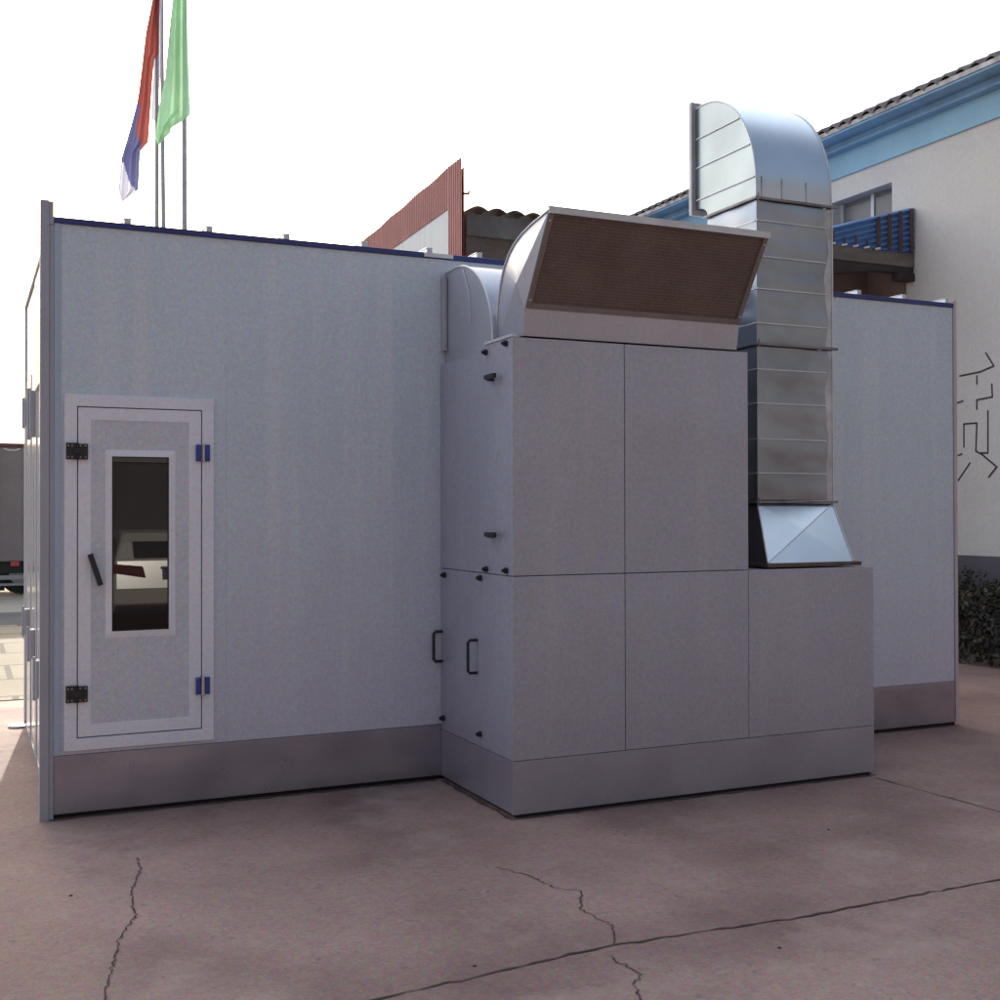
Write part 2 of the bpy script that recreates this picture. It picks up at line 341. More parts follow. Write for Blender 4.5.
# left end: folding door leaves with glossy skin, hinges and a header box
box('left_wall', M['leaf_white'], booth, .014, .044, .051, DEP - .05, 2.62, H - .03)
box('door_threshold', M['skirt'], booth, .008, .044, .051, DEP - .05, .0, .05)
ly = [.05, .85, 1.55, 2.25, DEP]
for i, (a, b) in enumerate(zip(ly, ly[1:])):
    lf = box('folding_leaf', M['leaf_white'], booth, .012, .05, a, b - .006, .055, 2.61, bevel=.004)
    k = MB()
    for y0_ in (a + .02, b - .1): k.box(.004, .0115, y0_, y0_ + .07, .06, 2.60)
    k.build('leaf_frame', M['leaf_white'], lf, .002)
for y, z0, z1, pr in ((.85, .53, .75, .030), (1.55, .68, .87, .030), (2.25, .78, .95, .032), (1.55, 2.12, 2.42, .030), (2.25, 2.24, 2.42, .032)):
    k = MB(); k.box(-pr, .0035, y - .06, y + .06, z0, z1); k.tube([(-pr - .004, y, z0 - .02), (-pr - .004, y, z1 + .02)], .010, 10)
    k.build('hinge', M['post'], booth, .002)
box('door_header', M['post'], booth, -.030, .011, .06, .95, 2.36, 3.02, bevel=.003)

# side door
door = MB()
def frame_ring(k, x0, x1, z0, z1, w, y0, y1, wt=None):      # mitred rectangular ring in the xz plane
    o = [(x0, z0), (x1, z0), (x1, z1), (x0, z1)]; i = [(x0 + w, z0 + w), (x1 - w, z0 + w), (x1 - w, z1 - w), (x0 + w, z1 - w)]
    for j in range(4):
        q = (j + 1) % 4
        P = [o[j], o[q], i[q], i[j]]
        k.prism(P, 'y', y0, y1)
k = MB(); frame_ring(k, .070, .857, .357, 2.262, .064, -.018, .0)
sd = k.build('side_door', M['frame'], booth, .002)
box('door_gap', M['gap'], sd, .128, .80, -.0045, -.0005, .415, 2.21)
k = MB(); frame_ring(k, .1395, .7875, .4270, 2.1925, .066, -.016, -.005)
k.build('leaf_frame', M['frame'], sd, .002)
k = MB()
for a in ((.205, .726, .492, .951), (.205, .726, 1.966, 2.134)): k.box(a[0], a[1], -.012, -.005, a[2], a[3])
for a in ((.205, .280, .9515, 1.9655), (.646, .726, .9515, 1.9655)): k.box(a[0], a[1], -.012, -.005, a[2], a[3])
k.build('door_panel', M['door_panel'], sd)
k = MB()
o_ = [(.279, .950), (.648, .950), (.648, 1.968), (.279, 1.968)]; i_ = [(.312, .985), (.612, .985), (.612, 1.932), (.312, 1.932)]
for j in range(4):
    q = (j + 1) % 4
    a, b, c, d = o_[j], o_[q], i_[q], i_[j]
    k.add([(a[0], -.0125, a[1]), (b[0], -.0125, b[1]), (c[0], -.021, c[1]), (d[0], -.021, d[1]), (d[0], -.007, d[1]), (c[0], -.007, c[1])],
          [(0, 1, 2, 3), (3, 2, 5, 4)])
k.build('window_frame', M['frame'], sd, weld=True)
k = MB(); frame_ring(k, .310, .614, .983, 1.934, .007, -.0185, -.009); k.build('window_seal', M['black'], sd)
box('glass', M['glass'], sd, .305, .62, -.0085, -.0062, .978, 1.938)
# handle, lever tilted
k = MB(); k.tube([(.198, -.045, 1.405), (.252, -.045, 1.238)], .015, 10); k.tube([(.206, -.016, 1.375), (.206, -.045, 1.378)], .012, 8); k.tube([(.246, -.016, 1.258), (.246, -.045, 1.258)], .012, 8)
k.build('handle', M['black'], sd, smooth=True)
for z0, z1 in ((1.912, 2.0), (.615, .705)):
    k = MB(); k.box(.078, .128, -.034, -.0185, z0, z1); k.box(.140, .188, -.034, -.0185, z0, z1 - .004)
    k.tube([(.134, -.030, z0 - .002), (.134, -.030, z1 + .002)], .008, 8)
    for xx in (.088, .108, .150, .176):
        for zz in (z0 + .012, z1 - .015): k.tube([(xx, -.034, zz), (xx, -.038, zz)], .006, 8, mi=1)
    k.box(.110, .158, -.041, -.0345, z0 + .03, z1 - .03)
    label(k.build('hinge', [M['black'], M['flange']], sd, .002), 'black rectangular latch hinge on the left side of the door')
    k = MB(); k.box(.757, .785, -.034, -.0185, z0 + .0, z1 + .005); k.box(.806, .834, -.034, -.0185, z0 + .0, z1 + .005)
    label(k.build('hinge', M['hinge_blue'], sd, .003), 'blue hinge with a bright pin on the right side of the door')
    k = MB(); k.tube([(.7955, -.034, z0 - .004), (.7955, -.034, z1 + .008)], .0105, 10); k.build('hinge_pin', M['chrome'], sd, smooth=True)

# ------------------------------------------------------------------ equipment cabinet
XA, XB, XU, D, HM, HT = 2.229, 4.692, 3.752, 1.034, 1.284, 2.557
cab = thing('equipment_cabinet', 'stepped grey galvanised equipment cabinet with dark handles bolted against the booth front', 'cabinet', (XA, -D, 0))
xj = 2.918
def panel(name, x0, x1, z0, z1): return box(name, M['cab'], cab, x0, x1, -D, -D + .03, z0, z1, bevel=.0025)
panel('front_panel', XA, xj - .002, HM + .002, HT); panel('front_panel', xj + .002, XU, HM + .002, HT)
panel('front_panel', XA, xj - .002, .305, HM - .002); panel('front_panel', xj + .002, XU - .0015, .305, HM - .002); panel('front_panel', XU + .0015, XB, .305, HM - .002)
k = MB(); k.box(XA, XB, -D, -D + .028, .020, .302)
k.box(XA + .001, XA + .028, -D + .0285, -.006, .022, .302); k.box(XB - .028, XB - .001, -D + .0285, -.006, .022, .302)
k.build('plinth', M['plinth'], cab, .002)
box('plinth_recess', M['gap'], cab, XA + .03, XB - .03, -D + .012, -.006, .0, .0195)
box('seam_backing', M['gap'], cab, XA + .035, XU - .035, -D + .031, -D + .036, .31, HT - .01)
# left side panels
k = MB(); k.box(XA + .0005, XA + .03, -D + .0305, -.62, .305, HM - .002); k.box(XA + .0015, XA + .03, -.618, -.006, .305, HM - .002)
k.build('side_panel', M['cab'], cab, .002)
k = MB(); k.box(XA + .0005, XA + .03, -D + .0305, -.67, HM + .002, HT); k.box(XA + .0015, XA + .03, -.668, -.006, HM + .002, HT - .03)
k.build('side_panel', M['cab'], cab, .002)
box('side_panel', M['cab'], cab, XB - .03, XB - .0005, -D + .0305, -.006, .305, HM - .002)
box('side_panel', M['gap_shade'], cab, XU - .03, XU - .0005, -D + .0305, -.006, HM + .003, HT)
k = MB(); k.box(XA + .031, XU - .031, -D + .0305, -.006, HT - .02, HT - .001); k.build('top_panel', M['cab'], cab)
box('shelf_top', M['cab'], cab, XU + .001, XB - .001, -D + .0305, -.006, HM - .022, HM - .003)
box('lid_edge', M['galv_edge'], cab, XA - .006, XA + .028, -D - .003, -.68, HT + .001, HT + .016)
# handles
for y, z0, z1 in ((-.026, .72, .90), (-.555, .715, .90)):
    k = MB(); xh = XA - .055
    k.tube([(XA + .002, y, z0), (xh + .012, y, z0), (xh, y, z0 + .012), (xh, y, z1 - .012), (xh + .012, y, z1), (XA + .002, y, z1)], .009, 8)
    k.build('handle', M['black'], cab, smooth=True)
for z in (2.362, 1.50):
    k = MB(); k.box(XA - .03, XA - .0005, -.80, -.755, z - .016, z + .010); k.box(XA - .052, XA - .0305, -.90, -.77, z - .010, z + .016)
    k.build('latch', M['black'], cab, .005)
for y, z in ((-.075, 1.245), (-.616, 1.255), (-.70, 1.308), (-.963, 1.312), (-.054, .379), (-.611, .378), (-.70, 2.515), (-.963, 2.53)):
    k = MB(); k.tube([(XA + .002, y, z), (XA - .016, y, z)], .017, 8); k.tube([(XA - .016, y, z), (XA - .03, y, z)], .010, 8)
    k.build('bolt', M['black'], cab)

for x, z in ((4.50, .71), (4.545, .50)):
    k = MB(); k.tube([(x, -D + .002, z), (x, -D - .006, z)], .007, 8); k.build('screw', M['galv_edge'], cab)
# ------------------------------------------------------------------ intake hood
hood = thing('intake_hood', 'curved galvanised intake hood with dark mesh opening on top of the cabinet', 'air hood', (2.293, -D, HT))
X0, X1 = 2.293, 3.673
z0 = HT + .0095
outer = [(-.70, z0), (-.705, 2.68), (-.722, 2.78), (-.752, 2.88), (-.80, 2.97), (-.86, 3.032), (-.94, 3.08), (-1.04, 3.115), (-1.16, 3.14), (-1.342, 3.165)]
inner = [(-1.059, 2.71), (-1.034, z0)]
k = MB()
for (a, b) in zip(outer, outer[1:]): k.add([(X0, *a), (X1, *a), (X1, *b), (X0, *b)], [(0, 1, 2, 3)])
k.add([(X0, *inner[0]), (X1, *inner[0]), (X1, *inner[1]), (X0, *inner[1])], [(0, 1, 2, 3)])
poly = outer + inner
k.build('hood_shell', M['galv_hood'], hood, weld=True, smooth=True)
for X, s in ((X0, -1), (X1, 1)):
    n = len(poly); cpt = (X + s * .040, -1.03, 2.84); k = MB()
    k.add([(X, *q) for q in poly] + [cpt], [(j, (j + 1) % n, n) for j in range(n)])
    k.build('hood_side', M['galv_hood'], hood, weld=True)
# folded edges of the shell
for X in (X0 - .004, X1 + .004): k = MB(); k.tube([(X, *q) for q in outer], .006, 6); k.build('seam', M['galv_edge'], hood)
a = Vector((0, -1.059, 2.71)); b = Vector((0, -1.342, 3.165)); dirv = (b - a).normalized(); nrm = Vector((0, -dirv.z, dirv.y))
if nrm.y > 0: nrm = -nrm
def slab(k, x0, x1, t0, t1, d0, d1):
    vs = []
    for x in (x0, x1):
        for t, d in ((t0, d0), (t1, d0), (t1, d1), (t0, d1)):
            q = a + dirv * t + nrm * d; vs.append((x, q.y, q.z))
    k.add(vs, [(0, 1, 2, 3), (7, 6, 5, 4), (0, 4, 5, 1), (1, 5, 6, 2), (2, 6, 7, 3), (3, 7, 4, 0)])
LT = (b - a).length
k = MB(); slab(k, X0 + .002, X0 + .032, 0, LT, -.01, .006); slab(k, X1 - .032, X1 - .002, 0, LT, -.01, .006)
slab(k, X0 + .0325, X1 - .0325, 0, .032, -.01, .0055); slab(k, X0 + .0325, X1 - .0325, LT - .012, LT, -.01, .0055)
k.build('screen_frame', M['screen_frame'], hood, .002)
k = MB(); slab(k, X0 + .033, X1 - .033, .033, LT - .013, -.02, -.006)
k.build('filter_screen', M['screen'], hood)
k = MB(); k.prism([(-1.345, 3.150), (-1.352, 3.150), (-1.352, 3.186), (-1.30, 3.192), (-1.30, 3.186), (-1.345, 3.181)], 'x', X0 - .004, X1 + .004)
k.build('drip_edge', M['galv_edge'], hood)
k = MB()
for x, t in ((X0 + .016, .05), (X1 - .016, .05), (X0 + .016, LT - .05), (X1 - .016, LT - .05)):
    q = a + dirv * t; k = MB(); k.tube([(x, q.y, q.z), (x, *(q + nrm * .009).yz)], .006, 8); k.build('screw', M['galv_edge'], hood)

# ------------------------------------------------------------------ supply elbow between cabinet and booth
elb = thing('supply_elbow', 'short rounded galvanised elbow duct between the cabinet top and booth wall', 'duct', (2.262, -.4, HT))
prof = [(-.012, HT - .028), (-.655, HT - .028), (-.715, HT + .03)] + [(c0, c1) for c0, c1 in arc(-.17, 2.60, .545, .49, 180, 90, 20)] + [(-.012, 3.085)]
prof = [q for i, q in enumerate(prof) if i == 0 or (Vector(q) - Vector(prof[i - 1])).length > .002]
k = MB(); n = len(prof); Xa, Xb = 2.262, 3.66
for i in range(2, n - 1): k.add([(Xa, *prof[i]), (Xb, *prof[i]), (Xb, *prof[i + 1]), (Xa, *prof[i + 1])], [(0, 1, 2, 3)])
for X, s in ((Xa, -1), (Xb, 1)):
    cpt = (X + s * .008, -.37, 2.72)
    k.add([(X, *q) for q in prof] + [cpt], [(j, (j + 1) % n, n) for j in range(n)])
k.build('elbow_shell', M['galv_hood'], elb, weld=True, smooth=True)
k = MB(); k.tube([(Xa - .003, *q) for q in prof[2:]], .006, 6); k.build('seam', M['galv_edge'], elb)
k = MB(); k.tube([(Xa - .006, -.30, 3.06), (Xa - .012, -.40, 2.9), (Xa - .012, -.42, 2.72)], .003, 5)
k.build('seam', M['galv_edge'], elb)
box('wall_flange', M['galv_hood'], elb, Xa - .030, Xa - .004, -.045, -.003, HT + .05, 3.06, bevel=.003)

# ------------------------------------------------------------------ exhaust duct
duct = thing('exhaust_duct', 'tall square galvanised exhaust duct with rounded elbow top rising from cabinet step', 'exhaust duct', (4.45, -.32, HM))
xl, xr, yf, yb = 4.158, 4.757, -.587, -.05
def section(z0, z1, seams, sub):
    # slightly dented sheet-metal section
    nx, nz = 28, max(4, int((z1 - z0) / .02)); k = MB()
    def dent(u, v, seed):
        return (.006 * (1 + .5 * math.sin(seed * 3 + 2.1 * u * math.pi)) * math.sin(math.pi * v) + .0016 * math.sin(9 * u + seed * 5 + 4 * v) * math.sin(7 * v + seed + 3 * u)) * max(0, math.sin(math.pi * u)) ** .5 + .006 * math.sin(5 * v + seed * 2 + 3 * u) * math.sin(math.pi * v) * math.sin(math.pi * u)
    faces = [((xl, yf), (xr, yf), (0, -1), 1.0), ((xr, yf), (xr, yb), (1, 0), 2.3), ((xr, yb), (xl, yb), (0, 1), 3.1), ((xl, yb), (xl, yf), (-1, 0), 4.4)]
    for p0, p1, nn, sd_ in faces:
        vs = []; fs = []
        for j in range(nz + 1):
            for i in range(nx + 1):
                u, v = i / nx, j / nz; d = dent(u, v * len(seams) % 1 if seams else v, sd_ + z0) if 0 < i < nx else 0
                vs.append((p0[0] + (p1[0] - p0[0]) * u + nn[0] * d, p0[1] + (p1[1] - p0[1]) * u + nn[1] * d, z0 + (z1 - z0) * v))
        for j in range(nz):
            for i in range(nx): q = j * (nx + 1) + i; fs.append((q, q + 1, q + nx + 2, q + nx + 1))
        k.add(vs, fs)
    o = k.build('duct_section', M['galv'], duct, weld=True, smooth=True)
    s = MB()
    for z in seams:
        s.box(xl - .004, xr - .05, yf - .012, yf + .004, z - .004, z + .004); s.box(xl - .009, xl + .004, yf + .0045, yb, z - .004, z + .004)
    if seams: s.build('seam', M['galv_edge'], o, .001)
    return o
section(1.70, 2.675, [2.529, 2.313, 2.085, 1.869], None)
section(2.70, 3.605, [3.476, 3.248, 3.041, 2.822], None)
k = MB(); k.box(xr - .004, xr + .008, yf - .010, yf + .004, 1.70, 3.62); k.build('corner_lock', M['galv_edge'], duct, .002)
for za, zb_ in ((1.70, 2.675), (2.70, 3.60)):    # buckled fold along the right edge, its reflected brightness painted as pale metal
    k = MB(); nn_ = 50; vs = []
    for j in range(nn_ + 1):
        v = j / nn_; z = za + (zb_ - za) * v; w0 = .022 + .020 * abs(math.sin(v * 5.2 + za)) + .012 * math.sin(v * 13 + za * 3)
        vs += [(xr - max(.012, w0) - .012, yf - .001, z), (xr - .012, yf - .013, z), (xr - .0045, yf - .004, z)]
    k.add(vs, [f for j in range(nn_) for f in ((3 * j, 3 * j + 1, 3 * j + 4, 3 * j + 3), (3 * j + 1, 3 * j + 2, 3 * j + 5, 3 * j + 4))])
    k.build('folded_strip', M['lock'], duct, smooth=True)
def flange(z, t, e, m_):
    k = MB(); k.box(xl - e, xr + e + .012, yf - e, yf + .001, z - t, z + t); k.box(xl - e, xl + .001, yf + .0015, yb + e, z - t, z + t); k.box(xr - .001, xr + e, yf + .0015, yb + e, z - t, z + t); k.box(xl + .0015, xr - .0015, yb - .001, yb + e, z - t, z + t)
    for s in (-.012,): k.tube([(xl - .004, yf - e - .003, z - .02), (xl - .004, yf - e - .003, z + .03)], .006, 6)
    return k.build('flange', m_, duct, .002)
flange(1.686, .008, .020, M['flange']); flange(2.688, .008, .024, M['flange']); flange(3.618, .008, .022, M['flange'])
# elbow
ze = 3.631
oc = [(yf, ze), (yf, ze + .06)] + arc(-.01, ze + .06, yf * -1 - .01, .705, 180, 90, 24)[1:] + [(.085, ze + .765)]
ic = [(.085, 3.70)] + arc(.075, 3.631, .125, .07, 90, 180, 8) 
k = MB()
for L_ in (oc, ic):
    for p0, p1 in zip(L_, L_[1:]): k.add([(xl, *p0), (xr, *p0), (xr, *p1), (xl, *p1)], [(0, 1, 2, 3)])
eb = k.build('elbow', M['galv_elbow'], duct, smooth=True, weld=True)
for X in (xl, xr):
    k = MB(); k.add([(X, *q) for q in oc + ic], [tuple(range(len(oc + ic)))]); k.build('elbow_side', M['galv_side'], eb)
k = MB(); k.tube([(xr, *q) for q in oc], .007, 6); k.build('seam', M['galv_edge'], eb)
k = MB(); k.tube([(xl, *q) for q in oc], .007, 6)
for z in (4.18, 3.98, 3.76):
    ylim = -.01 - (-yf - .01) * math.sqrt(max(0, 1 - ((z - ze - .06) / .705) ** 2)) if z > ze + .06 else yf
    k.box(xl - .009, xl + .002, ylim + .012, .078, z - .004, z + .004)
k.build('seam', M['galv_edge'], eb, .001)
for x in (4.20, 4.36, 4.555): k = MB(); k.box(x - .003, x + .003, yf - .005, yf + .003, ze + .003, ze + .13); k.build('seam', M['lock'], eb)
k = MB(); k.box(xl - .035, xr + .035, .0855, .10, 4.3965, 4.44); k.box(xl - .035, xr + .035, .0855, .10, 3.66, 3.699); k.box(xl - .035, xl, .0855, .10, 3.6995, 4.396); k.box(xr, xr + .035, .0855, .10, 3.6995, 4.396)
k.box(xl - .036, xr + .036, .1005, .115, 3.662, 4.438)
k.build('end_flange', M['pole'], duct, .002)
# transition piece
zb, zt = 1.315, 1.675
T = [(xl, yf, zt), (xr, yf, zt), (xr, yb, zt), (xl, yb, zt)]; B = [(3.957, -.95, zb), (4.607, -.95, zb), (4.62, -.10, zb), (3.957, -.10, zb)]
k = MB(); mid = (4.37, -.775, 1.507)
k.add([T[0], T[1], B[0], B[1], mid], [(0, 1, 4), (0, 4, 2), (1, 3, 4), (2, 4, 3)])
k.build('transition_piece', M['galv_elbow'], duct)
k = MB(); k.add(T + B, [(1, 2, 6, 5), (2, 3, 7, 6), (3, 0, 4, 7)]); k.build('transition_side', M['gap_shade'], duct)
k = MB(); k.tube([T[1], mid, B[0]], .004, 6); k.tube([T[1], B[1]], .006, 6); k.build('seam', M['galv_edge'], duct)
k = MB(); k.tube([T[0], B[0]], .006, 6); k.build('seam', M['galv_edge'], duct)
k = MB(); k.box(3.93, 4.645, -.985, -.951, zb - .024, zb - .001); k.box(3.93, 3.956, -.9505, -.08, zb - .024, zb - .001); k.box(4.621, 4.645, -.9505, -.08, zb - .024, zb - .001); k.box(3.957, 4.62, -.099, -.08, zb - .024, zb - .001)
k.build('flange', M['rust'], duct, .002)

# ------------------------------------------------------------------ white building on the right
FX = 10.1
wb = thing('workshop_building', 'pale rendered building with light blue eaves band and tiled roof on the right', 'building', (FX, 4, 0))
Y0, Y1 = -2.5, 12.0
k = MB()                                            # facade with a window opening
wy0, wy1, wz0, wz1 = 4.534, 5.66, 4.55, 5.79
for y0_, y1_, z0_, z1_ in ((Y0, wy0, 1.11, 6.02), (wy1, Y1, 1.11, 6.02), (wy0, wy1, 1.11, wz0), (wy0, wy1, wz1 - .06, 6.02)): k.box(FX, FX + .25, y0_, y1_, z0_, z1_)
k.build('wall', M['facade'], wb)
box('base_band', M['base_band'], wb, FX + .004, FX + .25, Y0, Y1, 0, 1.109)
w = box('window', M['dark_recess'], wb, FX + .2, FX + .24, wy0 + .001, wy1 - .001, wz0 + .001, wz1 - .061)
k = MB(); k.box(FX + .15, FX + .199, wy0 + .001, wy0 + .05, wz0, wz1 - .07); k.box(FX + .15, FX + .199, 5.02, 5.075, wz0, wz1 - .07); k.box(FX + .15, FX + .199, wy1 - .06, wy1 - .001, wz0, wz1 - .07)
k.build('window_frame', M['mullion'], w)
k = MB(); k.box(FX + .17, FX + .18, wy0 + .051, 5.019, wz0, wz1 - .13); k.box(FX + .17, FX + .18, 5.076, wy1 - .061, wz0, wz1 - .13)
k.build('pane', M['pane'], w)
box('fascia', M['blue_fascia'], wb, FX - .03, FX + .25, Y0, Y1, 6.0205, 6.33)
k = MB(); k.box(FX - .16, FX + .25, Y0, Y1, 6.3305, 6.365); k.box(FX - .13, FX + .25, Y0, Y1, 6.3655, 6.44)
k.box(FX - .38, FX + .25, Y0, Y1, 6.4405, 6.47); k.build('cornice', M['blue_fascia2'], wb, .004)
# roof: corrugated half-round tiles running up the slope
def tile_roof(axis, a0, a1, e, z, depth, slope, pitch, rad, over=0.0):
    k = MB(); n = int((a1 - a0) / pitch)
    def P(s, d, h): return (e + d, s, z + h + d * slope) if axis == 'y' else (s, e + d, z + h + d * slope)
    per = 6; vs = []; 
    for i in range(n * per + 1):
        s = a0 + i * pitch / per; h = rad * abs(math.sin(math.pi * (i % per) / per)); jx = .02 * math.sin(i // per * 12.9) 
        vs += [P(s, jx, h - .03), P(s, jx, h), P(s, depth * .5, h), P(s, depth, h)]
    fs = []
    for i in range(n * per):
        for j in range(3): fs.append((4 * i + j, 4 * i + j + 1, 4 * i + 5 + j, 4 * i + 4 + j))
    k.add(vs, fs); return k
tile_roof('y', Y0, Y1 + .1, FX - .40, 6.525, 3.5, .42, .21, .065).build('roof', M['tile'], wb, smooth=True)
k = MB(); k.box(FX - .395, FX - .30, Y0, Y1, 6.471, 6.524); k.build('tile_edge', M['tile_edge'], wb)
box('back_wall', M['facade'], wb, FX + 3.0, FX + 3.2, Y0, Y1, 0, 7.7)
for yy in (Y0, Y1 - .2):
    k = MB(); k.prism([(FX + .251, 0), (FX + 2.999, 0), (FX + 2.999, 7.7), (FX + .251, 6.46)], 'y', yy + .01, yy + .19); k.build('end_wall', M['facade'], wb)
# painted characters, outlines only
S = [[(3.076, 3.41), (2.964, 3.25), (3.163, 3.204), (3.457, 3.19)], [(3.207, 3.163), (3.208, 3.072)], [(2.994, 3.051), (2.988, 2.904), (3.209, 2.889), (3.21, 2.786)],
     [(3.50, 2.88), (3.415, 2.896)], [(3.404, 2.362), (3.402, 2.628), (3.211, 2.626), (3.228, 2.307), (3.128, 2.257), (2.931, 2.114), (3.044, 2.005)],
     [(3.052, 2.751), (3.056, 2.276), (3.156, 2.281)], [(3.49, 2.268), (3.435, 2.282)], [(3.49, 1.98), (3.317, 2.173)]]
for st in S:
    k = MB()
    for j, (p0, p1) in enumerate(zip(st, st[1:])):
        p0 = Vector(p0); p1 = Vector(p1); t = (p1 - p0).normalized(); nn = Vector((-t.y, t.x)) * .010; e = t * .008
        q = [p0 - e + nn, p1 + e + nn, p1 + e - nn, p0 - e - nn]; xx = FX - .003 - .0006 * j
        k.add([(xx, v.x, v.y) for v in q], [(0, 1, 2, 3)])
    k.build('painted_stroke', M['stroke'], wb)

# ------------------------------------------------------------------ lean-to canopy against that building
can = thing('lean_to_canopy', 'blue corrugated lean-to canopy with brown battens projecting from the pale building', 'canopy', (9.4, 4.2, 4.6))
cx0, cx1, cy = 7.6, FX - .004, 4.17
zl = 4.755
def rake(x): return zl + .165 + (x - 8.70) * (.40 / 1.40)
nxx, nzz = 40, 110; vs = []; fs = []
for i in range(nxx + 1):
    x = cx0 + .55 + (cx1 - cx0 - .55) * i / nxx; zt_ = rake(x)
    for j in range(nzz + 1):
        z = zl + (zt_ - zl) * j / nzz
        vs.append((x, cy - .022 * math.sin((zt_ - z) / .068 * 2 * math.pi), z))
for i in range(nxx):
    for j in range(nzz): q = i * (nzz + 1) + j; fs.append((q, q + nzz + 1, q + nzz + 2, q + 1))
MB().add(vs, fs).build('gable_sheet', M['corr_blue'], can, smooth=True)
for i in range(9):
    x = 8.66 + i * .172; k = MB(); top = rake(x) - .01; h_ = .09 if i < 5 else top - zl
    wd_ = .012 if i < 5 else .026; k.box(x - wd_, x + wd_, cy - .034, cy - .0235, zl + .004, min(top, zl + h_ + .05 * (i % 2)))
    k.build('batten', M['corr_rust'], can)
for i in range(6):
    x = 8.62 + i * .17; k = MB(); k.tube([(x, cy - .03, zl - .004), (x + .07, cy - .03, zl + .012)], .013, 6); k.build('sheet_end', M['reflector_white'], can)
vs = []; fs = []                                    # roof sheet behind the gable
nyy = 80
for j in range(nyy + 1):
    y = cy + .02 + 5.0 * j / nyy; h = .015 * math.sin(j * math.pi / 2)
    for x in (cx0 + .55, cx1): vs.append((x, y, rake(x) + h))
for j in range(nyy): fs.append((2 * j, 2 * j + 1, 2 * j + 3, 2 * j + 2))
MB().add(vs, fs).build('roof_sheet', M['corr_blue'], can)
box('board', M['tan_board'], can, cx0 + .4, cx1, cy - .01, cy + .03, zl - .17, zl - .008)
k = MB(); k.prism([(cx0 + .4, zl - .172), (cx1, zl - .172), (cx1 - .01, zl - .24), (9.5, zl - .25), (cx0 + .4, zl - .45)], 'y', cy + .002, cy + .12); k.build('rafter', M['dark_beam'], can)
box('bracket', M['dark_beam'], can, cx1 - .26, cx1, cy - .02, cy + .10, zl - .34, zl - .2405, bevel=.006)
box('back_shade_panel', M['brown_shade'], can, FX - .05, FX - .004, cy + .13, cy + 5, 1.2, zl + .10)  # brown sheet in place of the shaded facade
box('side_panel', M['brown_shade'], can, 8.0, FX - .051, cy + .75, cy + .85, 1.2, zl + .1)  # brown sheet painting the same under-canopy shade
for x in (8.05,):
    box('post', M['dark_beam'], can, x, x + .1, cy + .13, cy + .23, 0, zl - .173)

# ------------------------------------------------------------------ hedge in front of the base band
hedge = thing('hedge', 'dark low clipped hedge along the grey base of the pale building', 'hedge', (9.6, 3, 0))
k = MB()
for i in range(15000):
    y = random.uniform(-1.5, 6.0)
    top = .86 + .10 * math.sin(y * 2.3) + .06 * math.sin(y * 6.1 + 1) + .05 * math.sin(y * 11.7)
    t = random.random(); fx = random.random()
    x = 9.16 + .10 * math.sin(y * 3.7) * .5 + (random.random() ** 1.8) * .62; z = .03 + (1 - random.random() ** 1.4) * top
    if z > .55 * top: x += (z / top - .55) * .25 * random.random()
    s = random.uniform(.02, .046); d = Vector((random.gauss(-.5, .6), random.gauss(0, .7), random.gauss(.3, .6))).normalized(); u_ = d.orthogonal().normalized(); v_ = d.cross(u_)
    ang = random.uniform(0, 6.28); u2_ = u_ * math.cos(ang) + v_ * math.sin(ang); v2_ = d.cross(u2_); c = Vector((x, y, z))
    k.add([c - u2_ * s, c + v2_ * s * .5, c + u2_ * s, c - v2_ * s * .5], [(0, 1, 2, 3)])
k.build('leaves', M['leaf'], hedge)
k = MB()
for i in range(40):
    y = -1.4 + i * .19; x = 9.5 + random.uniform(-.1, .1)
    k.tube([(x, y, 0), (x + random.uniform(-.08, .08), y + random.uniform(-.05, .05), .4), (x + random.uniform(-.15, .15), y + random.uniform(-.1, .1), .75)], .014, 5, .005)
k.build('stems', M['twig'], hedge)

# ------------------------------------------------------------------ dark shed with red framed sign board behind the booth
shed = thing('dark_shed', 'dark weathered shed with tiled ridge seen above the booth roof', 'shed', (9, 13, 0))
box('wall', M['dark_wall'], shed, 7.50, 12.6, 12.0, 12.25, 0, 6.42)
box('wall', M['dark_wall'], shed, 7.55, 7.75, 12.2505, 24, 0, 6.1)
box('parapet', M['parapet'], shed, 7.50, 12.6, 11.96, 12.26, 6.4205, 6.80)
tile_roof('x', 7.50, 12.6, 11.86, 6.86, 2.5, .02, .36, .065).build('roof', M['tile'], shed, smooth=True)
sign = thing('sign_board', 'tall red corrugated board framing a blank white panel at the end of the shed', 'sign board', (7.44, 15, 5))
def corr_board(name, poly_top, y0, y1, zb_, m_, xp, parent):
    n = int((y1 - y0) / .024); vs = []; fs = []
    for i in range(n + 1):
        y = y0 + (y1 - y0) * i / n; xx = xp + .014 * (1 if (i // 2) % 2 else -1) * .5
        for z in (zb_(y), poly_top(y)): vs.append((xx, y, z))
    for i in range(n): fs.append((2 * i, 2 * i + 1, 2 * i + 3, 2 * i + 2))
    return MB().add(vs, fs).build(name, m_, parent)
ptop = lambda y: 7.78 - .056 * (y - 12.0) + .012 * math.sin(y * 4.1)
wtop = lambda y: 7.01 - .032 * (y - 12.55)
corr_board('cladding', ptop, 11.95, 12.57, lambda y: 4.5, M['red_clad'], 7.40, sign)
corr_board('cladding', ptop, 12.57, 24, wtop, M['red_clad'], 7.40, sign)
k = MB()
yy = 12.575
while yy < 24:
    k.add([(7.41, yy, 4.5), (7.41, yy + 1.19, 4.5), (7.41, yy + 1.19, wtop(yy + 1.19)), (7.41, yy, wtop(yy))], [(0, 1, 2, 3)]); yy += 1.2
k.build('panel', M['sign_white'], sign)
